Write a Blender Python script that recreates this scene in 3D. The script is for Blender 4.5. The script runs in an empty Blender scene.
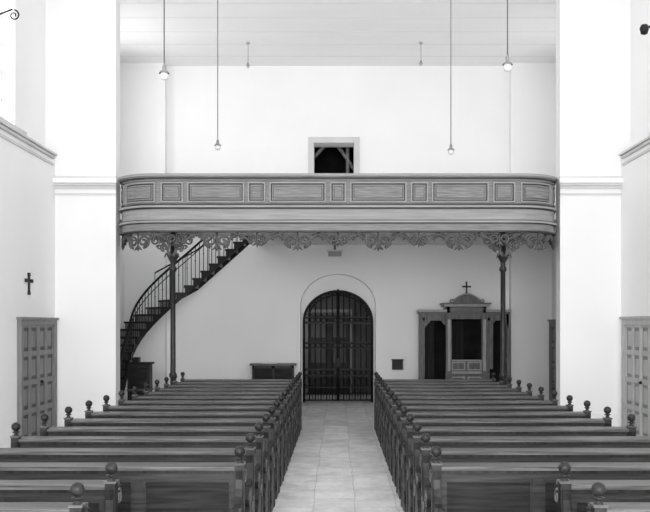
import bpy, math, random
from mathutils import Vector
random.seed(4)
scene = bpy.context.scene
try:
    scene.view_settings.view_transform = 'Standard'
except Exception: pass

# ------------------------------------------------------------ materials
def newmat(name):
    m = bpy.data.materials.new(name); m.use_nodes = True
    nt = m.node_tree; b = nt.nodes['Principled BSDF']
    return m, nt, b
def g(v): return (v, v, v, 1)
def noise_mat(name, lo, hi, scale=(1,1,1), nscale=5, rough=0.6, bump=0.0, metallic=0, detail=6, spec=0.5):
    m, nt, b = newmat(name)
    tc = nt.nodes.new('ShaderNodeTexCoord'); mp = nt.nodes.new('ShaderNodeMapping')
    mp.inputs['Scale'].default_value = scale
    n = nt.nodes.new('ShaderNodeTexNoise'); n.inputs['Scale'].default_value = nscale; n.inputs['Detail'].default_value = detail
    r = nt.nodes.new('ShaderNodeValToRGB')
    r.color_ramp.elements[0].position = 0.3; r.color_ramp.elements[1].position = 0.7
    r.color_ramp.elements[0].color = g(lo); r.color_ramp.elements[1].color = g(hi)
    nt.links.new(tc.outputs['Object'], mp.inputs['Vector']); nt.links.new(mp.outputs['Vector'], n.inputs['Vector'])
    nt.links.new(n.outputs['Fac'], r.inputs['Fac']); nt.links.new(r.outputs['Color'], b.inputs['Base Color'])
    b.inputs['Roughness'].default_value = rough; b.inputs['Metallic'].default_value = metallic
    b.inputs['Specular IOR Level'].default_value = spec
    if bump > 0:
        bp = nt.nodes.new('ShaderNodeBump'); bp.inputs['Strength'].default_value = bump; bp.inputs['Distance'].default_value = 0.01
        nt.links.new(n.outputs['Fac'], bp.inputs['Height']); nt.links.new(bp.outputs['Normal'], b.inputs['Normal'])
    return m
PLASTER = noise_mat('plaster', 0.84, 0.87, (1,1,1), 0.7, 0.95, spec=0.1)
PIERPL = noise_mat('pier_plaster', 0.80, 0.83, (1,1,1), 0.7, 0.95, spec=0.1)
TRIM = noise_mat('trim_plaster', 0.55, 0.62, (1,1,1), 1.5, 0.8)
PEW = noise_mat('pew_wood', 0.005, 0.024, (0.6,4,9), 4, 0.5, 0.15, spec=0.12)
PEWTOP = noise_mat('pew_wood_lit_top', 0.02, 0.13, (0.4,9,6), 4, 0.42, 0.08, spec=0.28)  # pew wood coloured lighter for tops, painting in the light they catch
PEWEND = noise_mat('pew_end_wood', 0.007, 0.026, (6,6,0.8), 4, 0.4, 0.1, spec=0.2)
PEWRAIL = noise_mat('pew_rail_wood', 0.014, 0.045, (0.5,4,9), 4, 0.4, 0.1, spec=0.18)
PEWCARVE = noise_mat('pew_carving', 0.05, 0.10, (6,6,0.8), 4, 0.36, 0.1)
GALW = noise_mat('gallery_wood', 0.14, 0.25, (0.5,0.5,9), 5, 0.5, 0.1, spec=0.3)
GALP = noise_mat('gallery_panel_wood', 0.12, 0.25, (0.6,0.6,10), 5, 0.5, 0.1, spec=0.3)
GALF = noise_mat('gallery_frieze_wood', 0.24, 0.32, (0.4,0.4,6), 4, 0.5, 0.1, spec=0.3)
GALM = noise_mat('gallery_moulding_wood', 0.02, 0.045, (1,1,6), 4, 0.45, spec=0.3)
FRET = noise_mat('fretwork_wood', 0.045, 0.10, (1,1,1), 6, 0.5, spec=0.3)
CONF = noise_mat('confessional_wood', 0.06, 0.13, (5,5,0.8), 4, 0.45, 0.1, spec=0.3)
CONFL = noise_mat('confessional_moulding', 0.2, 0.3, (5,5,0.8), 4, 0.45, 0.1)
DOORW = noise_mat('door_wood', 0.14, 0.21, (5,5,0.7), 4, 0.5, 0.1, spec=0.3)
DOORP = noise_mat('door_panel_wood', 0.04, 0.07, (5,5,0.7), 4, 0.5, 0.1, spec=0.3)
DOORL = noise_mat('pale_door_wood', 0.34, 0.44, (5,5,0.7), 4, 0.5, 0.1, spec=0.3)
DOORLP = noise_mat('pale_door_panel', 0.16, 0.24, (5,5,0.7), 4, 0.5, 0.1, spec=0.3)
STAIR = noise_mat('stair_wood', 0.010, 0.025, (1,1,1), 4, 0.5, spec=0.2)
RISER = noise_mat('stair_riser_wood', 0.16, 0.26, (1,1,6), 4, 0.5, spec=0.2)
IRON = noise_mat('wrought_iron', 0.006, 0.016, (1,1,1), 8, 0.5, 0, 0.0, spec=0.2)
COLM = noise_mat('column_iron', 0.012, 0.025, (1,1,1), 8, 0.4, spec=0.3)
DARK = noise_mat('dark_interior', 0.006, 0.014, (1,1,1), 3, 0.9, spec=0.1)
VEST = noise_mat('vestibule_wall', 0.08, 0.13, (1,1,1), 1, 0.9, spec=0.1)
CLOTH = noise_mat('dark_curtain', 0.01, 0.03, (14,1,0.3), 4, 0.9, 0.3, spec=0.1)
CEIL = noise_mat('ceiling_paint', 0.84, 0.87, (0.3,1.5,1), 1.2, 0.95, spec=0.1)
WHITE = noise_mat('white_enamel', 0.4, 0.5, (1,1,1), 3, 0.3)
SOCK = noise_mat('lamp_socket', 0.12, 0.18, (1,1,1), 3, 0.4)
CORD = noise_mat('lamp_cord', 0.05, 0.08, (1,1,1), 3, 0.6)
PAPER = noise_mat('paper', 0.6, 0.7, (1,1,1), 3, 0.8)
def slabs():
    m, nt, b = newmat('stone_slabs')
    tc = nt.nodes.new('ShaderNodeTexCoord'); mp = nt.nodes.new('ShaderNodeMapping')
    mp.inputs['Rotation'].default_value = (0,0,math.radians(90))
    mp.inputs['Location'].default_value = (0.2,0.255,0)
    nd = nt.nodes.new('ShaderNodeTexNoise'); nd.inputs['Scale'].default_value=1.3; nd.inputs['Detail'].default_value=3
    md = nt.nodes.new('ShaderNodeVectorMath'); md.operation='MULTIPLY_ADD'; md.inputs[1].default_value=(0.12,0.10,0)
    br = nt.nodes.new('ShaderNodeTexBrick')
    br.inputs['Color1'].default_value = g(0.60); br.inputs['Color2'].default_value = g(0.74); br.inputs['Mortar'].default_value = g(0.42)
    br.inputs['Scale'].default_value = 1; br.inputs['Mortar Size'].default_value = 0.007; br.inputs['Mortar Smooth'].default_value = 0.8
    br.inputs['Brick Width'].default_value = 1.15; br.inputs['Row Height'].default_value = 0.51
    n = nt.nodes.new('ShaderNodeTexNoise'); n.inputs['Scale'].default_value = 2.6; n.inputs['Detail'].default_value = 12; n.inputs['Roughness'].default_value=0.78
    r = nt.nodes.new('ShaderNodeValToRGB'); r.color_ramp.elements[0].color = g(0.62); r.color_ramp.elements[1].color = g(1.0)
    r.color_ramp.elements[0].position=0.3; r.color_ramp.elements[1].position=0.58
    mx = nt.nodes.new('ShaderNodeMixRGB'); mx.blend_type = 'MULTIPLY'; mx.inputs['Fac'].default_value = 1
    nt.links.new(tc.outputs['Object'], mp.inputs['Vector'])
    nt.links.new(tc.outputs['Object'], nd.inputs['Vector']); nt.links.new(nd.outputs['Color'], md.inputs[0]); nt.links.new(mp.outputs['Vector'], md.inputs[2])
    nt.links.new(md.outputs['Vector'], br.inputs['Vector'])
    nt.links.new(tc.outputs['Object'], n.inputs['Vector']); nt.links.new(n.outputs['Fac'], r.inputs['Fac'])
    nt.links.new(br.outputs['Color'], mx.inputs['Color1']); nt.links.new(r.outputs['Color'], mx.inputs['Color2'])
    nt.links.new(mx.outputs['Color'], b.inputs['Base Color']); b.inputs['Roughness'].default_value = 0.9
    b.inputs['Specular IOR Level'].default_value = 0.15
    bp = nt.nodes.new('ShaderNodeBump'); bp.inputs['Strength'].default_value = 0.3; bp.inputs['Distance'].default_value = 0.01
    nt.links.new(n.outputs['Fac'], bp.inputs['Height']); nt.links.new(bp.outputs['Normal'], b.inputs['Normal'])
    return m
SLAB = slabs()
PLANK = noise_mat('pew_platform_wood', 0.04, 0.08, (1,5,1), 4, 0.6, spec=0.2)

# ------------------------------------------------------------ mesh builder
class MB:
    def __init__(s): s.v=[]; s.f=[]; s.m=[]; s.sm=[]; s.mats=[]
    def mi(s, mat):
        if mat not in s.mats: s.mats.append(mat)
        return s.mats.index(mat)
    def add(s, vs, fs, mat, smooth=False):
        o=len(s.v); k=s.mi(mat); s.v += [tuple(p) for p in vs]
        for f in fs: s.f.append(tuple(i+o for i in f)); s.m.append(k); s.sm.append(smooth)
    def box(s,x0,x1,y0,y1,z0,z1,mat):
        x0,x1=sorted((x0,x1)); y0,y1=sorted((y0,y1)); z0,z1=sorted((z0,z1))
        vs=[(x0,y0,z0),(x1,y0,z0),(x1,y1,z0),(x0,y1,z0),(x0,y0,z1),(x1,y0,z1),(x1,y1,z1),(x0,y1,z1)]
        s.add(vs,[(3,2,1,0),(4,5,6,7),(0,1,5,4),(1,2,6,5),(2,3,7,6),(3,0,4,7)],mat)
    def prism(s, poly, fn, a0, a1, mat):
        n=len(poly); vs=[fn(u,v,a0) for u,v in poly]+[fn(u,v,a1) for u,v in poly]
        fs=[tuple(range(n))[::-1], tuple(range(n,2*n))]+[(i,(i+1)%n,(i+1)%n+n,i+n) for i in range(n)]
        s.add(vs,fs,mat)
    def lathe(s, prof, c, mat, seg=14, smooth=True):
        vs=[];fs=[]
        for r,z in prof:
            for i in range(seg):
                a=2*math.pi*i/seg; vs.append((c[0]+r*math.cos(a), c[1]+r*math.sin(a), c[2]+z))
        for j in range(len(prof)-1):
            for i in range(seg):
                fs.append((j*seg+i, j*seg+(i+1)%seg, (j+1)*seg+(i+1)%seg, (j+1)*seg+i))
        s.add(vs,fs,mat,smooth)
    def tube(s, pts, r, mat, seg=6, closed=False):
        pts=[Vector(p) for p in pts]; n=len(pts); vs=[];fs=[]
        rr = r if hasattr(r,'__len__') else [r]*n
        prev=None
        for i,p in enumerate(pts):
            t=(pts[min(i+1,n-1)]-pts[max(i-1,0)])
            if t.length<1e-9: t=Vector((0,0,1))
            t.normalize()
            up=Vector((0,0,1)) if abs(t.z)<0.9 else Vector((0,1,0))
            if prev is not None: up=prev
            a=up-t*up.dot(t)
            if a.length<1e-6: a=t.orthogonal()
            a.normalize(); prev=a; b=t.cross(a)
            for k in range(seg):
                th=2*math.pi*k/seg; vs.append(p+(a*math.cos(th)+b*math.sin(th))*rr[i])
        for i in range(n-1):
            for k in range(seg): fs.append((i*seg+k,i*seg+(k+1)%seg,(i+1)*seg+(k+1)%seg,(i+1)*seg+k))
        fs.append(tuple(range(seg))[::-1]); fs.append(tuple((n-1)*seg+k for k in range(seg)))
        s.add(vs,fs,mat,True)
    def mesh(s,name):
        me=bpy.data.meshes.new(name); me.from_pydata(s.v,[],s.f)
        for m in s.mats: me.materials.append(m)
        me.polygons.foreach_set('material_index', s.m); me.polygons.foreach_set('use_smooth', s.sm)
        me.update(); return me
    def obj(s,name,loc=(0,0,0),rot=0,bevel=0):
        o=bpy.data.objects.new(name,s.mesh(name)); scene.collection.objects.link(o)
        o.location=loc; o.rotation_euler=(0,0,rot)
        return o
def inst(name, me, loc, rot=0, sx=1):
    o=bpy.data.objects.new(name,me); scene.collection.objects.link(o); o.location=loc; o.rotation_euler=(0,0,rot); o.scale=(sx,1,1); return o

H=2.2; F=880.0
XW=5.95; XU=6.15; CEILZ=9.5; YB=24.8; YE=-4.0; YP=18.5; XP=4.67; YPB=18.86

# ------------------------------------------------------------ floor & ceiling
m=MB(); m.box(-6.6,6.6,YE,28.1,-0.15,0,SLAB); m.obj('floor')
m=MB(); m.box(-6.6,6.6,YE,25.4,CEILZ,CEILZ+0.2,CEIL); m.obj('ceiling')
m=MB()
for y in (19.95,20.9,21.9,22.9,23.9): m.box(-6.14,6.14,y,y+0.010,CEILZ-0.005,CEILZ,TRIM)
m.obj('trim_1')
for sx in (-1,1):
    m=MB(); m.box(sx*0.80,sx*3.24,5.0,18.65,0.0,0.03,PLANK); m.obj('floor_platform')

# ------------------------------------------------------------ side walls with windows
WINS=[(-1,2.4),(6,9.4),(13.2,16.75),(19.9,23.0)]
WZ0,WZ1=5.95,9.1
for side,sx in (('left',-1),('right',1)):
    m=MB()
    m.box(sx*XW,sx*6.6,YE,25.4,0,5.72,PLASTER)
    m.box(sx*XU,sx*6.6,YE,25.4,5.72,WZ0,PLASTER)
    m.box(sx*XU,sx*6.6,YE,25.4,WZ1,CEILZ,PLASTER)
    ys=[YE]+[v for w in WINS for v in w]+[25.4]
    for i in range(0,len(ys),2): m.box(sx*XU,sx*6.6,ys[i],ys[i+1],WZ0,WZ1,PLASTER)
    m.obj('wall_'+side)
    m=MB()
    for d,z0,z1 in ((0.03,5.52,5.57),(0.06,5.66,5.71),(0.10,5.721,5.76)):
        m.box(sx*(XW-d),sx*(XW if z1<5.72 else XU),YE,YP-0.16,z0,z1,TRIM)
    m.obj('trim_2')
for i,(a,b) in enumerate(WINS):
    for sx in (-1,1):
        m=MB()
        m.box(sx*(XU-0.14),sx*(XU),a-0.25,b+0.25,WZ0-0.10,WZ0-0.03,TRIM)
        m.box(sx*(XU-0.09),sx*(XU),a-0.22,b+0.21,WZ0-0.15,WZ0-0.10,TRIM)
        X0,X1=sx*(XU+0.25),sx*(XU+0.32)
        for y in [a+0.02+(b-a-0.04)*k/6 for k in range(7)]: m.box(X0,X1,y-0.015,y+0.015,WZ0,WZ1,TRIM)
        for z in [WZ0+0.02+(WZ1-WZ0-0.04)*k/6 for k in range(7)]: m.box(X0,X1,a,b,z-0.015,z+0.015,TRIM)
        m.obj('window_%d'%(2*i+1+(sx>0)))

# ------------------------------------------------------------ back wall
m=MB()
def arch_wall(m,x0,x1,ztop,hw,spring,rise,y0,y1,mat,cx=0,N=24):
    m.box(x0,cx-hw,y0,y1,0,ztop,mat); m.box(cx+hw,x1,y0,y1,0,ztop,mat)
    xs=[cx-hw*math.cos(math.pi*i/N) for i in range(N+1)]
    zs=[spring+rise*math.sin(math.pi*i/N) for i in range(N+1)]
    for i in range(N):
        a,b,za,zb=xs[i],xs[i+1],zs[i],zs[i+1]
        m.add([(a,y0,za),(b,y0,zb),(b,y0,ztop),(a,y0,ztop),(a,y1,za),(b,y1,zb),(b,y1,ztop),(a,y1,ztop)],
              [(0,1,2,3),(7,6,5,4),(4,5,1,0)],mat)
arch_wall(m,-6.6,6.6,4.5,1.06,2.75,0.89,YB,25.15,PLASTER)
arch_wall(m,-6.6,6.6,4.5,0.985,2.30,0.88,25.15,25.4,PLASTER)
wx0,wx1,wz0,wz1=-0.68,0.45,6.2,7.33
m.box(-6.6,6.6,YB,25.4,4.5,wz0,PLASTER); m.box(-6.6,6.6,YB,25.4,wz1,CEILZ,PLASTER)
m.box(-6.6,wx0,YB,25.4,wz0,wz1,PLASTER); m.box(wx1,6.6,YB,25.4,wz0,wz1,PLASTER)
for sx in (-1,1): m.box(sx*4.82,sx*XU,24.5,YB,0,CEILZ,PLASTER)
m.obj('wall_back')
m=MB()
m.box(wx0-0.16,wx1+0.16,YB-0.05,YB,wz1,wz1+0.16,TRIM)
m.box(wx0-0.16,wx0,YB-0.05,YB,wz0-0.1,wz1,TRIM); m.box(wx1,wx1+0.16,YB-0.05,YB,wz0-0.1,wz1,TRIM)
m.box(wx0-0.2,wx1+0.2,YB-0.08,YB,wz0-0.16,wz0-0.1,TRIM)
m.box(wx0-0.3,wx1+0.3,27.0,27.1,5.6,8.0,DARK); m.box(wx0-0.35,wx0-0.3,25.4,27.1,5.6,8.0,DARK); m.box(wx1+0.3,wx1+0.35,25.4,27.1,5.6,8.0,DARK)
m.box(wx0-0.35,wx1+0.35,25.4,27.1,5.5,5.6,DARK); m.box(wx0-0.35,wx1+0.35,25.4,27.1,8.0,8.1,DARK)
for (xa,za,xb,zb) in ((-0.15,7.6,0.55,6.6),(-0.75,7.0,-0.3,7.5),(0.28,7.55,0.28,6.2)):
    m.tube([(xa,25.5,za),(xb,25.5,zb)],0.06,GALP,4)
m.obj('window_loft')
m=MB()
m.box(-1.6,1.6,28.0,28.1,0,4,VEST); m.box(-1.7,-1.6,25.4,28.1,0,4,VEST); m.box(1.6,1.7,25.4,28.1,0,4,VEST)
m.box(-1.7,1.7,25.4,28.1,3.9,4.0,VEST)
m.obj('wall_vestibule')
m=MB()
m.box(-0.95,0.35,27.93,27.995,0,2.5,STAIR); m.box(-1.05,-0.95,27.9,27.995,0,2.6,DOORW); m.box(0.35,0.45,27.9,27.995,0,2.6,DOORW); m.box(-1.05,0.45,27.9,27.995,2.6,2.7,DOORW)
for x in (-0.85,-0.2):
    for z in (0.2,1.0,1.8): m.box(x,x+0.45,27.91,27.93,z,z+0.6,DOORP)
m.obj('door_4')

# ------------------------------------------------------------ piers
for sx in (-1,1):
    m=MB()
    m.box(sx*XP,sx*XW,YP,YPB,0,5.72,PIERPL)
    m.box(sx*XP,sx*XU,YP,YPB,5.72,CEILZ,PIERPL)
    for d,z0,z1,mt in ((0.03,4.93,4.97,TRIM),(0.04,5.06,5.12,TRIM),(0.09,5.12,5.17,TRIM),(0.15,5.17,5.27,PIERPL),(0.10,5.27,5.31,TRIM)):
        m.box(sx*(XP-d*0.3),sx*XW,YP-d,YP,z0,z1,mt)
    m.box(sx*XP,sx*XW,YP-0.04,YP,0,0.35,PIERPL)
    m.obj('pier')

# ------------------------------------------------------------ gallery path
R=0.9; XS=3.70; YG=18.0; XE=XS+R
ARC=R*math.pi/2
def gp(s):
    sg=-1 if s<0 else 1; a=abs(s)
    if a<=XS: return (s,YG),(0,-1)
    if a<=XS+ARC:
        th=(a-XS)/R
        return (sg*(XS+R*math.sin(th)), YG+R-R*math.cos(th)),(sg*math.sin(th),-math.cos(th))
    return (sg*XE, YG+R+(a-XS-ARC)),(sg,0)
SE=XS+ARC+0.45
def sampl(s0,s1):
    n=1
    if max(abs(s0),abs(s1))>XS: n=max(2,int(abs(s1-s0)/0.09))
    pts=[s0+(s1-s0)*i/n for i in range(n+1)]
    for c in (-XS,XS,-XS-ARC,XS+ARC):
        if s0<c<s1: pts.append(c)
    return sorted(set(pts))
def pbox(m,s0,s1,z0,z1,o0,o1,mat):
    ss=sampl(s0,s1); vs=[];fs=[]
    for s in ss:
        (x,y),(nx,ny)=gp(s)
        for o,z in ((o0,z0),(o1,z0),(o1,z1),(o0,z1)):
            xx=x+nx*o
            if y>YP-0.25: xx=max(-XP+0.05,min(XP-0.05,xx))
            vs.append((xx,y+ny*o,z))
    for i in range(len(ss)-1):
        for k in range(4): fs.append((i*4+k,(i+1)*4+k,(i+1)*4+(k+1)%4,i*4+(k+1)%4))
    fs.append((0,1,2,3)); e=(len(ss)-1)*4; fs.append((e+3,e+2,e+1,e))
    m.add(vs,fs,mat)
m=MB()
L=[(4.66,5.18,0.0,GALW),(5.18,5.21,0.05,GALM),(5.21,5.235,0.08,GALW),(5.235,5.285,0.11,GALF),(5.15,5.18,0.03,GALW),
   (4.64,4.68,0.035,GALM),(4.60,4.64,0.085,GALF),(4.57,4.60,0.05,GALM),(4.35,4.57,0.02,GALF),(4.33,4.35,0.05,GALM),(4.29,4.33,0.085,GALF),(4.27,4.29,0.05,GALM),(4.13,4.27,0.03,GALW),(4.10,4.13,0.055,GALM)]
for z0,z1,o,mt in L: pbox(m,-SE,SE,z0,z1,-0.08,o,mt)
pans=[(-0.16,0.16)]
for a,b in ((0.25,1.40),(1.49,1.84),(1.92,3.08),(3.17,3.62),(3.74,4.50),(4.58,5.03)):
    pans+=[(a,b),(-b,-a)]
for a,b in pans:
    z0,z1=4.71,5.12; w=0.026
    for (p,q,c,d) in ((a,b,z1-w,z1),(a,b,z0,z0+w)): pbox(m,p,q,c,d,0,0.035,GALF)
    pbox(m,a,a+w,z0+w,z1-w,0,0.035,GALF); pbox(m,b-w,b,z0+w,z1-w,0,0.035,GALF)
    pbox(m,a+w,b-w,z0+w,z1-w,0,0.004,GALM)
    pbox(m,a+w+0.025,b-w-0.025,z0+w+0.025,z1-w-0.025,0.004,0.014,GALW)
    pbox(m,a+w+0.05,b-w-0.05,z0+w+0.055,z1-w-0.055,0.014,0.02,GALM)
    pbox(m,a+w+0.06,b-w-0.06,z0+w+0.065,z1-w-0.065,0.02,0.032,GALP)
sl=[(-XE+0.1,18.9)]+[(gp(s)[0][0]-gp(s)[1][0]*0.08,gp(s)[0][1]-gp(s)[1][1]*0.08) for s in [(-XS-ARC)+(2*(XS+ARC))*i/40 for i in range(41)]]+[(XE-0.1,18.9)]
m.prism(sl,lambda u,v,a:(u,v,a),4.46,4.58,CEIL)
m.box(-XW+0.01,XW-0.01,18.88,22.3,4.46,4.58,CEIL)
m.box(-2.28,XW-0.01,22.3,24.49,4.46,4.58,CEIL)
m.box(-2.28,4.8,24.49,24.79,4.46,4.58,CEIL)
def spiral(cx,cz,r,a0,turns,dirn,N=22):
    out=[]
    for i in range(N+1):
        t=i/N; a=a0+dirn*turns*2*math.pi*t; rr=r*(1-0.78*t); out.append((cx+rr*math.cos(a),cz+rr*math.sin(a)))
    return out
def curve_on(m,pts,r,mat,off=0.0,seg=5):
    P=[]
    for s,z in pts:
        (x,y),(nx,ny)=gp(s); P.append((x+nx*off,y+ny*off,z))
    m.tube(P,r,mat,seg)
zt=4.10
mod=0.826
for i in range(-6,7):
    c=i*mod
    big = (i%2!=0)
    dp=0.35 if big else 0.27
    rr0=0.135 if big else 0.10
    for sg in (-1,1):
        curve_on(m,spiral(c+sg*rr0,zt-dp+rr0+0.03,rr0,-math.pi/2,1.6,sg),0.026,FRET)
        curve_on(m,spiral(c+sg*0.335,zt-0.085,0.072,-math.pi/2,1.2,-sg,16),0.022,FRET)
        curve_on(m,[(c+sg*(rr0*1.1+(0.413-rr0*1.1)*t), zt-dp+0.035+(dp-0.09)*math.sin(t*math.pi/2)) for t in [k/10 for k in range(11)]],0.030,FRET)
        curve_on(m,[(c,zt-dp+0.10),(c+sg*0.05,zt-dp+0.02),(c+sg*0.10,zt-dp-0.015)],[0.012,0.026,0.008],FRET)
    curve_on(m,[(c,zt),(c,zt-dp+0.12),(c,zt-dp+0.03),(c,zt-dp-0.04)],[0.02,0.02,0.03,0.008],FRET)
    curve_on(m,[(c+0.413,zt),(c+0.413,zt-0.06),(c+0.413,zt-0.10)],[0.03,0.03,0.01],FRET)
m.obj('church_gallery')

for sx in (-1,1):
    m=MB(); cx,cy=sx*3.42,18.24
    m.lathe([(0.12,0),(0.12,0.08),(0.10,0.12),(0.10,0.2),(0.075,0.26),(0.062,0.3),(0.058,1.1),(0.08,1.13),(0.08,1.18),(0.056,1.22),(0.05,3.3),(0.075,3.33),(0.075,3.38),(0.05,3.42),(0.055,3.5),(0.12,3.62),(0.13,3.66),(0.06,3.68),(0.05,4.26),(0.13,4.30),(0.13,4.455)],(cx,cy,0),COLM,16)
    for ax in ((1,0),(-1,0),(0,1)):
        def mp(u,z): return (cx+ax[0]*u, cy-0.12*(abs(ax[0]))+ax[1]*u*0.7, z)
        def cv(pts,r,mt=FRET): m.tube([mp(u,z) for u,z in pts],r,mt,6)
        cv([(0.04+0.40*(t**1.3), 3.60+0.44*math.sin(t*math.pi/2)) for t in [i/14 for i in range(15)]],0.026)
        cv(spiral(0.34,3.93,0.10,math.pi*1.2,1.7,-1),0.020)
        cv(spiral(0.15,3.98,0.10,-math.pi/2,1.6,1),0.022)
        cv(spiral(0.16,3.80,0.085,-math.pi/2,1.5,1),0.020)
        cv(spiral(0.07,3.90,0.06,0,1.3,1),0.015)
        cv(spiral(0.27,3.80,0.05,0,1.3,1),0.015)
        cv([(0.0,3.62),(0.08,3.72),(0.06,3.86),(0.02,4.07)],[0.02,0.028,0.02,0.012])
        cv([(0.05,4.06),(0.44,4.06)],0.02)
        cv([(0.02,3.70),(0.12,3.66),(0.16,3.58)],[0.02,0.022,0.006])
    m.obj('gallery_column')

# ------------------------------------------------------------ staircase
def sp(s):
    if s<=1.6: return (-5.10,20.2+s),(-1,0)
    if s<=1.6+2.042:
        th=(s-1.6)/1.3; return (-3.80-1.3*math.cos(th),21.8+1.3*math.sin(th)),(-math.cos(th),math.sin(th))
    return (-3.80+(s-3.642),23.1),(0,1)
TOT=5.14; NS=24; HT=4.58
m=MB(); W=0.80
def stp(s,o): (x,y),(nx,ny)=sp(s); return (x+nx*o,y+ny*o)
for i in range(NS):
    s0,s1=TOT*i/NS,TOT*(i+1)/NS; z0=HT*i/NS; z1=HT*(i+1)/NS
    a,b,c,d=stp(max(0,s0-0.025),-0.02),stp(s1,-0.02),stp(s1,W),stp(max(0,s0-0.025),W)
    m.prism([a,b,c,d],lambda u,v,t:(u,v,t),z1-0.05,z1,STAIR)
    a,b,c,d=stp(s0,0.03),stp(s0+0.03,0.03),stp(s0+0.03,W-0.02),stp(s0,W-0.02)
    m.prism([a,b,c,d],lambda u,v,t:(u,v,t),max(0,z0-0.06),z1-0.05,RISER)
    for o0,o1 in ((0.0,0.035),(W-0.04,W-0.005)):
        pa,pb,pc,pd=stp(s0,o0),stp(s1,o0),stp(s1,o1),stp(s0,o1)
        lo0,lo1=max(0,z0-0.10),max(0,z1-0.10)
        m.add([(pa[0],pa[1],lo0),(pb[0],pb[1],lo1),(pc[0],pc[1],lo1),(pd[0],pd[1],lo0),
               (pa[0],pa[1],z1-0.045),(pb[0],pb[1],z1-0.045),(pc[0],pc[1],z1-0.045),(pd[0],pd[1],z1-0.045)],
              [(3,2,1,0),(4,5,6,7),(0,1,5,4),(1,2,6,5),(2,3,7,6),(3,0,4,7)],STAIR)
    for q in (0.25,0.75):
        s=s0+(s1-s0)*q; x,y=stp(s,0.015)
        m.tube([(x,y,z1-0.1),(x,y,z1+0.86+(q-0.5)*HT/NS)],0.011,IRON,5)
        if q<0.5: m.lathe([(0.0,-0.03),(0.024,0),(0.0,0.03)],(x,y,z1+0.45),IRON,6)
for o,hh,r in ((0.015,0.98,0.03),(0.015,0.80,0.012),):
    m.tube([(*stp(TOT*i/60,o), HT*i/60/1.0+hh) for i in range(61)],r,IRON,6)
m.tube([(*stp(TOT*i/60,W-0.03), HT*i/60+1.0) for i in range(34,61)],0.02,IRON,6)
for i in range(34,61,3): m.tube([(*stp(TOT*i/60,W-0.03),HT*i/60),(*stp(TOT*i/60,W-0.03),HT*i/60+1.0)],0.01,IRON,5)
x,y=stp(0,0.015)
m.lathe([(0.06,0),(0.06,0.15),(0.035,0.2),(0.03,0.6),(0.045,0.65),(0.03,0.7),(0.03,1.1),(0.06,1.16),(0.06,1.2),(0.0,1.26)],(x,y-0.04,0),IRON,10)
m.obj('curved_staircase')

# ------------------------------------------------------------ pews
def pew_mesh(Lx,name,npan):
    m=MB(); t=0.055
    m.box(t,Lx-t,0.015,0.035,0.46,1.0,PEW)
    m.box(t,Lx-t,-0.005,0.05,0.93,1.0,PEWRAIL)
    m.box(t,Lx-t,-0.005,0.05,0.46,0.56,PEW)
    for i in range(npan+1):
        x=t+(Lx-2*t)*i/npan; m.box(max(t,x-0.04),min(Lx-t,x+0.04),-0.006,0.05,0.56,0.93,PEWRAIL)
    for i in range(npan):
        a=t+(Lx-2*t)*i/npan+0.04; b=t+(Lx-2*t)*(i+1)/npan-0.04
        m.box(a,b,0.005,0.016,0.57,0.59,PEWRAIL); m.box(a,b,0.005,0.016,0.90,0.93,PEWRAIL)
        m.box(a,a+0.02,0.005,0.016,0.59,0.90,PEWRAIL); m.box(b-0.02,b,0.005,0.016,0.59,0.90,PEWRAIL)
    m.box(t*0.3,Lx-t*0.3,-0.035,0.20,1.0,1.03,PEWTOP)
    m.box(t,Lx-t,-0.02,0.0,0.975,1.0,PEWEND)
    m.box(t,Lx-t,-0.40,0.03,0.43,0.465,PEWTOP)
    m.box(t,Lx-t,-0.33,-0.30,0.10,0.43,PEW)
    m.box(t,Lx-t,0.22,0.38,0.10,0.13,PEW)
    m.box(Lx/2-0.02,Lx/2+0.02,-0.32,0.36,0.0,0.10,PEW)
    pr=[(0.07,0.0),(0.07,0.35),(0.05,0.5),(0.05,0.80),(0.10,0.88),(0.16,0.93),(0.19,1.0),(-0.06,1.0)]
    pr+=[(-0.05,0.93),(-0.06,0.86),(-0.09,0.80),(-0.15,0.755),(-0.22,0.74)]
    for i in range(9):
        a=math.radians(70+i*28); pr.append((-0.33+0.085*math.cos(a),0.675+0.085*math.sin(a)))
    pr+=[(-0.30,0.55),(-0.31,0.48),(-0.37,0.42),(-0.43,0.34),(-0.44,0.26),(-0.40,0.18),(-0.37,0.12),(-0.42,0.08),(-0.44,0.0)]
    for x0 in (0,Lx-t):
        m.prism(pr,lambda u,v,a:(a,u,v),x0,x0+t,PEWEND)
        m.box(x0-0.01,x0+t+0.01,-0.04,0.04,0,1.045,PEWEND)
        c=(x0+t/2,0,1.045)
        m.box(c[0]-0.045,c[0]+0.045,-0.048,0.048,1.045,1.06,PEWTOP)
        m.lathe([(0.03,0.0),(0.030,0.02),(0.018,0.032),(0.018,0.04),(0.036,0.048),(0.036,0.056),(0.020,0.062)]+
                [(0.045*math.cos(math.radians(a)),0.105+0.045*math.sin(math.radians(a))) for a in range(-66,91,13)],c,PEWEND,14)
        xo = x0-0.004 if x0==0 else x0+t+0.004
        for (cy,cz,r,a0,tn,dr) in ((-0.33,0.675,0.065,0.5,1.5,1),(0.09,0.93,0.06,2.0,1.3,-1),(-0.33,0.28,0.08,2.5,1.4,1),(-0.1,0.55,0.09,1,1.4,-1)):
            m.tube([(xo,u,v) for u,v in spiral(cy,cz,r,a0,tn,dr,16)],0.010,PEWCARVE,5)
    return m.mesh(name)
full=pew_mesh(2.49,'church_pew',3)
short=pew_mesh(1.66,'short_pew',2)
for k in range(14):
    y=7.1+0.86*k
    inst('church_pew',full,(-0.765-2.49,y,0.03)); inst('church_pew',full,(0.765,y,0.03))
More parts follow.
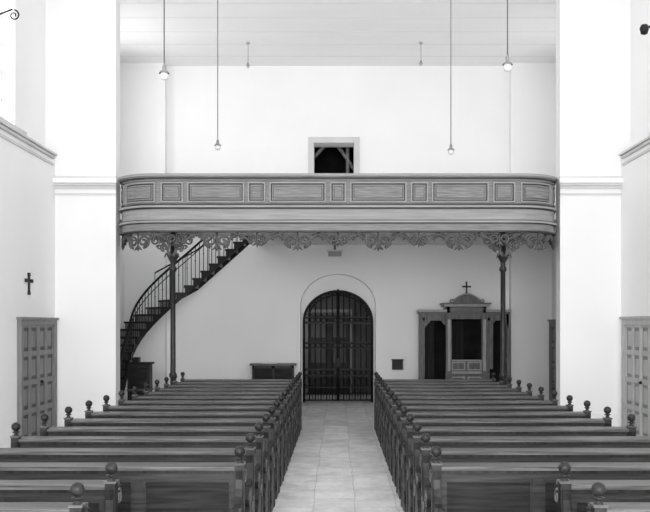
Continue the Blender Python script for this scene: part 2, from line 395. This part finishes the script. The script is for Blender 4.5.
for y in (6.28,5.46):
    inst('short_pew',short,(-1.59-1.66,y,0.03)); inst('short_pew',short,(1.59,y,0.03))

# ------------------------------------------------------------ doors
def door(name,w,h,cols,rows,loc,rot,mf,mp_,frame=0.12):
    m=MB()
    m.box(-w/2-frame,-w/2,-0.09,0.0,0,h+frame,mf); m.box(w/2,w/2+frame,-0.09,0.0,0,h+frame,mf)
    m.box(-w/2,w/2,-0.09,0.0,h,h+frame,mf); m.box(-w/2-frame-0.04,w/2+frame+0.04,-0.12,0.0,h+frame,h+frame+0.05,mf)
    m.box(-w/2,w/2,-0.03,0.0,0,h,mp_)
    cw=w/cols; hr=h/rows
    for c in range(cols+1):
        x=-w/2+c*cw; m.box(max(-w/2,x-0.05),min(w/2,x+0.05),-0.06,-0.03,0,h,mf)
    for r in range(rows+1):
        z=r*hr; m.box(-w/2,w/2,-0.058,-0.03,max(0,z-0.05),min(h,z+0.05),mf)
    for c in range(cols):
        for r in range(rows):
            a=-w/2+c*cw+0.05; b=a+cw-0.10; z0=r*hr+0.05; z1=z0+hr-0.10
            m.box(a+0.07,b-0.07,-0.040,-0.03,z0+0.07,z1-0.07,mf)
    m.box(-0.02,0.02,-0.075,-0.03,0,h,mf)
    m.lathe([(0.0,0),(0.03,0.01),(0.035,0.04),(0,0.07)],(0.09,-0.09,1.05),IRON,8)
    return m.obj(name,loc,rot)
door('door_1',1.85,2.2,4,4,(-XW,17.33,0),math.radians(90),DOORW,DOORP,0.10)
door('door_2',1.85,2.2,4,4,(XW,17.15,0),math.radians(-90),DOORL,DOORLP,0.12)
door('door_3',1.3,2.2,3,4,(XW,23.7,0),math.radians(-90),DOORW,DOORP,0.10)

# ------------------------------------------------------------ iron gate
m=MB(); gy=25.06; hw=0.97; sprg=2.30; rise=0.86
def az(x): return sprg+rise*math.sqrt(max(0,1-(x/hw)**2))
m.tube([(-hw,gy,0)]+[(-hw*math.cos(math.pi*i/24),gy,sprg+rise*math.sin(math.pi*i/24)) for i in range(25)]+[(hw,gy,0)],0.04,IRON,6)
m.tube([(-hw*0.86*math.cos(math.pi*i/24),gy,sprg+0.08+rise*0.78*math.sin(math.pi*i/24)) for i in range(25)],0.022,IRON,6)
N=12
for i in range(1,N):
    x=-hw+2*hw*i/N
    r=0.02 if i!=6 else 0.05
    m.tube([(x,gy,0.05),(x,gy,az(x) )],r,IRON,6)
    if i!=6:
        m.lathe([(0.0,0),(0.045,0.06),(0.0,0.2)],(x,gy-0.02,2.42),IRON,6)
        m.lathe([(0.0,-0.06),(0.045,0),(0.0,0.06)],(x,gy,1.62),IRON,6)
    x2=x+hw/N
    if i<N-1: m.tube([(x2,gy,0.1),(x2,gy,0.78)],0.012,IRON,5)
for z,t in ((0.06,0.05),(0.42,0.03),(0.76,0.05),(0.94,0.05),(1.54,0.03),(1.70,0.03),(2.26,0.06),(2.42,0.04)): m.box(-hw,hw,gy-0.02,gy+0.02,z-t/2,z+t/2,IRON)
for i in range(N):
    x=-hw+2*hw*(i+0.5)/N
    for cz,rz in ((0.59,0.13),(0.85,0.07),(2.34,0.06),(1.62,0.06)):
        m.tube([(x+0.06*math.cos(a*math.pi/6),gy,cz+rz*math.sin(a*math.pi/6)) for a in range(13)],0.013,IRON,5)
    for sg in (-1,1): m.tube([(u,gy,v) for u,v in spiral(x+sg*0.035,0.24,0.05,0,1.2,sg,10)],0.010,IRON,5)
for i in range(9):
    a=math.pi*(i+1)/10; x=-hw*math.cos(a)*0.93; z=sprg+rise*0.90*math.sin(a)
    m.tube([(x+0.055*math.cos(b*math.pi/5),gy,z+0.055*math.sin(b*math.pi/5)) for b in range(11)],0.012,IRON,5)
m.box(-0.08,0.08,gy-0.05,gy+0.03,1.0,1.25,IRON)
m.lathe([(0.0,0),(0.05,0.06),(0.0,0.12)],(0,gy-0.0,3.12),IRON,8)
m.obj('wrought_iron_gate')

# ------------------------------------------------------------ confessional
m=MB(); y0,y1=23.85,24.49
cL,cM0,cM1,cR=-1.32,-0.55,0.58,1.27
def B(*a): m.box(*a)
B(cL,cR,y1-0.04,y1,0,2.55,CONF)
B(cL,cR,y0+0.1,y1,0,0.12,CONF)
for x in (cL,cR-0.07): B(x,x+0.07,y0+0.1,y1,0.12,2.52,CONF)
for x in (cM0,cM1-0.09): B(x,x+0.09,y0,y1,0.0,2.75,CONF)
for a,b in ((cL,cM0),(cM1,cR)):
    B(a-0.03 if a==cL else a,b+0.03 if b==cR else b,y0+0.05,y1,2.5,2.56,CONF); B(a-0.06 if a==cL else a,b+0.06 if b==cR else b,y0+0.02,y1,2.56,2.62,CONFL)
    B(a+0.07,b-0.0,y0+0.1,y0+0.14,2.32,2.5,CONF)
    B(a+0.07,a+0.13,y0+0.1,y0+0.14,0.12,2.4,CONF)
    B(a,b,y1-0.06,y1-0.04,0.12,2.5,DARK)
    B(a+0.1,b-0.05,y0+0.28,y1-0.06,0.35,0.42,CONF)
    for k in range(6):
        t=k/6; B(a+0.13,a+0.13+0.16*(1-t),y0+0.1,y0+0.14,2.32-0.03*(k+1),2.32-0.03*k,CONF); B(b-0.16*(1-t),b,y0+0.1,y0+0.14,2.32-0.03*(k+1),2.32-0.03*k,CONF)
B(cL+0.16,cL+0.42,y0+0.22,y0+0.24,0.4,2.3,CLOTH)
B(cM1+0.02,cM1+0.22,y0+0.06,y0+0.1,1.0,2.3,CONF); B(cM1+0.05,cM1+0.19,y0+0.05,y0+0.06,1.7,2.2,CONF)
B(cM0+0.09,cM1-0.09,y0+0.03,y0+0.07,0.1,0.88,CONF); B(cM0+0.09,cM1-0.09,y0-0.02,y0+0.1,0.88,0.94,CONFL)
B(cM0+0.13,cM1-0.13,y0-0.06,y0+0.0,1.22,1.26,CONFL)
B(cM0+0.13,cM1-0.13,y0+0.02,y0+0.05,0.94,1.22,CONF)
for a,b in ((cM0+0.13,-0.02),(0.05,cM1-0.13)):
    for (p,q,c,d) in ((a,b,0.76,0.80),(a,b,0.2,0.24),(a,a+0.04,0.24,0.76),(b-0.04,b,0.24,0.76),(a,b,1.17,1.2),(a,b,0.97,1.0),(a,a+0.03,1.0,1.17),(b-0.03,b,1.0,1.17)): B(p,q,y0+0.01,y0+0.03,c,d,CONFL)
    B(a+0.08,b-0.08,y0+0.015,y0+0.03,0.3,0.7,CONF)
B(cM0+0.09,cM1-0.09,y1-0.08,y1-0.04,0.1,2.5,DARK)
B(cM0+0.15,cM0+0.55,y1-0.10,y1-0.08,1.0,2.3,CLOTH)
B(cM0-0.04,cM0+0.13,y0-0.04,y0,0.0,2.5,CONF); B(cM1-0.13,cM1+0.04,y0-0.04,y0,0.0,2.5,CONF)
for x in (cM0+0.01,cM1-0.09): B(x,x+0.08,y0-0.06,y0-0.04,0.95,2.35,CONFL)
for x in (cM0-0.06,cM1-0.15): B(x,x+0.21,y0-0.07,y0,2.38,2.46,CONF); B(x,x+0.21,y0-0.07,y0,0.8,0.88,CONF)
B(cM0,cM1,y0,y0+0.06,2.36,2.78,CONF)
B(cM0-0.06,cM1+0.06,y0-0.06,y1,2.48,2.53,CONF); B(cM0-0.1,cM1+0.1,y0-0.10,y1,2.70,2.76,CONFL)
B(cM0-0.14,cM1+0.14,y0-0.14,y1,2.76,2.80,CONF)
for k in range(11):
    x=cM0+0.1+k*0.094
    m.tube([(x+0.03*math.cos(b*math.pi/4),y0-0.005,2.615+0.04*math.sin(b*math.pi/4)) for b in range(9)],0.008,CONFL,5)
cx=(cM0+cM1)/2
pp=[(cx-0.45,2.80)]+[(cx-0.45*math.cos(math.pi*i/16)*(1-0.25*math.sin(math.pi*i/16)),2.80+0.23*math.sin(math.pi*i/16)**1.4) for i in range(1,16)]+[(cx+0.45,2.80)]
m.prism(pp,lambda u,v,a:(u,a,v),y0-0.08,y0+0.1,CONF)
m.tube([(u,y0-0.09,v+0.01) for u,v in pp],0.022,CONFL,6)
for sg in (-1,1): m.tube([(u,y0-0.09,v) for u,v in spiral(cx+sg*0.45,2.84,0.07,-math.pi/2,1.4,-sg)],0.016,CONF,5)
m.lathe([(0.05,0),(0.07,0.03),(0.03,0.06),(0.0,0.09)],(cx,y0,3.02),CONF,10)
B(cx-0.02,cx+0.02,y0-0.02,y0+0.02,3.05,3.36,STAIR); B(cx-0.11,cx+0.11,y0-0.02,y0+0.02,3.22,3.26,STAIR)
for (x,z) in ((cx-0.11,3.24),(cx+0.11,3.24),(cx,3.36)): m.lathe([(0,-0.03),(0.03,0),(0,0.03)],(x,y0,z),STAIR,8)
m.obj('confessional',(3.47,0,0)).scale=(0.93,1,1)

# ------------------------------------------------------------ small furniture & fittings
m=MB()
m.box(-0.64,0.64,-0.25,0.22,1.08,1.13,PEWTOP); m.box(-0.57,0.57,-0.2,0.2,0.12,1.08,PEW)
for x in (-0.57,-0.02,0.52): m.box(x,x+0.06,-0.22,-0.2,0.12,1.08,PEWEND)
m.box(-0.57,0.57,-0.22,-0.2,1.0,1.08,PEWEND); m.box(-0.57,0.57,-0.22,-0.2,0.12,0.2,PEWEND)
m.box(-0.3,0.1,-0.1,0.1,1.13,1.15,PAPER)
for x in (-0.55,0.47):
    for y in (-0.18,0.1): m.box(x,x+0.08,y,y+0.08,0,0.12,PEW)
m.obj('sacristy_chest',(-1.80,24.5,0),0)
m=MB(); m.box(-0.15,0.15,-0.14,0,0,0.26,STAIR); m.box(-0.17,0.17,-0.17,0,0.26,0.29,STAIR); m.box(-0.05,0.05,-0.15,-0.14,0.1,0.18,IRON); m.box(-0.05,0.05,-0.1,-0.02,0.285,0.295,WHITE)
m.obj('poor_box',(1.67,YB-0.002,0.95))
m=MB(); m.box(-0.25,0.25,-0.18,0.18,0.0,1.25,STAIR); m.box(-0.29,0.29,-0.22,0.22,1.25,1.30,PEW)
m.box(-0.2,0.2,-0.20,-0.18,0.68,1.18,PEW); m.box(-0.2,0.2,-0.20,-0.18,0.1,0.6,PEW); m.box(-0.28,0.28,-0.21,0.18,0.62,0.66,PEWTOP); m.box(-0.18,-0.02,-0.1,0.1,1.30,1.42,PEW)
for x in (-0.27,0.23): m.box(x,x+0.04,-0.2,-0.16,0,1.25,PEWEND)
m.obj('hymn_book_cupboard',(-4.78,21.3,0))
m=MB(); m.box(-0.2,0.2,-0.1,0.1,0,0.04,TRIM); m.box(-0.17,0.17,-0.08,0.08,-0.12,0.0,SOCK); m.lathe([(0.03,0),(0.03,0.365)],(0,0,0.02),CORD,8)
m.obj('pendant_light',(-0.08,22.4,4.07))
m=MB(); m.box(-0.03,0.03,-0.03,0,-0.22,0.2,STAIR); m.box(-0.16,0.16,-0.03,0,0.03,0.09,STAIR)
for (x,z) in ((-0.16,0.06),(0.16,0.06),(0,0.2),(0,-0.22)): m.box(x-0.045,x+0.045,-0.035,0,z-0.04,z+0.04,STAIR)
o=inst('wall_cross',m.mesh('wall_cross'),(-XW,16.9,3.0),math.radians(90)); o.scale=(0.95,1,0.85)
m=MB()
m.tube([(0,0,0),(0.4,0,0.05),(0.9,0,0.0),(1.2,0,-0.04),(1.38,0,0.03)],0.015,IRON,6)
m.tube([(u,0,v) for u,v in spiral(1.40,-0.06,0.08,1.6,1.4,-1)],0.012,IRON,6)
m.tube([(u,0,v) for u,v in spiral(1.12,-0.12,0.09,1.2,1.4,1)],0.012,IRON,6)
m.tube([(u,0,v) for u,v in spiral(0.4,-0.10,0.14,1.2,1.4,1)],0.012,IRON,6)
m.box(0.0,0.03,-0.05,0.05,-0.25,0.2,IRON)
inst('wall_bracket',m.mesh('wall_bracket'),(-XU,12.9,6.80))
m=MB(); m.box(-0.03,0.0,-0.06,0.06,-0.2,0.2,IRON); m.tube([(0,0,0),(-0.5,0,0.05),(-1.1,0,0.04),(-1.62,0,0.02)],0.018,IRON,6); m.lathe([(0.0,-0.1),(0.05,-0.08),(0.07,0.0),(0.045,0.05),(0,0.06)],(-1.66,0,0),IRON,10)
m.obj('wall_lamp',(XU,12.9,6.55))
def lamp(x,y,zb):
    m=MB()
    m.tube([(0,0,0.12),(0,0,CEILZ-zb)],0.006,CORD,5)
    m.lathe([(0.0,0.0),(0.028,0.008),(0.040,0.035),(0.036,0.06),(0.02,0.085)],(0,0,0),WHITE,12)
    m.lathe([(0.02,0.085),(0.02,0.13),(0.01,0.15),(0.0,0.15)],(0,0,0),SOCK,10)
    m.lathe([(0.050,0.065),(0.035,0.085),(0.02,0.095)],(0,0,0),SOCK,14)
    m.lathe([(0.05,-0.04),(0.05,0.0)],(0,0,CEILZ-zb),WHITE,10)
    m.obj('hanging_lamp',(x,y,zb))
lamp(-1.64,12.0,4.58); lamp(1.54,12.0,4.52); lamp(-1.62,8.2,4.48); lamp(1.58,8.2,4.56)
lamp(-2.32,22.7,8.82); lamp(2.14,22.7,8.88)

# ------------------------------------------------------------ light
w=bpy.data.worlds.new('World'); scene.world=w; w.use_nodes=True
w.node_tree.nodes['Background'].inputs[0].default_value=(1,1,1,1); w.node_tree.nodes['Background'].inputs[1].default_value=1.6
def area(name,loc,rot,sx,sy,e):
    l=bpy.data.lights.new(name,'AREA'); l.shape='RECTANGLE'; l.size=sx; l.size_y=sy; l.energy=e
    o=bpy.data.objects.new(name,l); scene.collection.objects.link(o); o.location=loc; o.rotation_euler=rot; return o
for i,(a,b) in enumerate(WINS):
    for sx in (-1,1):
        e=125 if sx<0 else 75
        if i==3: e=100 if sx<0 else 22
        area('window_daylight',(sx*6.75,(a+b)/2,(WZ0+WZ1)/2),(0,math.radians(90*sx),0),WZ1-WZ0,b-a,e)
area('chancel_fill',(0,-5.0,3.6),(math.radians(90),0,0),9,6,2250)  # unseen fill light added behind the camera to brighten nave and under-gallery wall
area('vestibule_fill',(-1.5,26.8,2.2),(0,math.radians(-90),0),1.5,1.0,14)  # added fill light, lifts the dark space behind the gate

# ------------------------------------------------------------ camera
c=bpy.data.cameras.new('camera'); co=bpy.data.objects.new('camera',c); scene.collection.objects.link(co)
co.location=(0,0,H); co.rotation_euler=(math.radians(90),0,0)
c.sensor_width=36; c.lens=F/650*36; c.shift_x=-13/650; c.shift_y=69/650; c.clip_start=0.1; c.clip_end=200
scene.camera=co
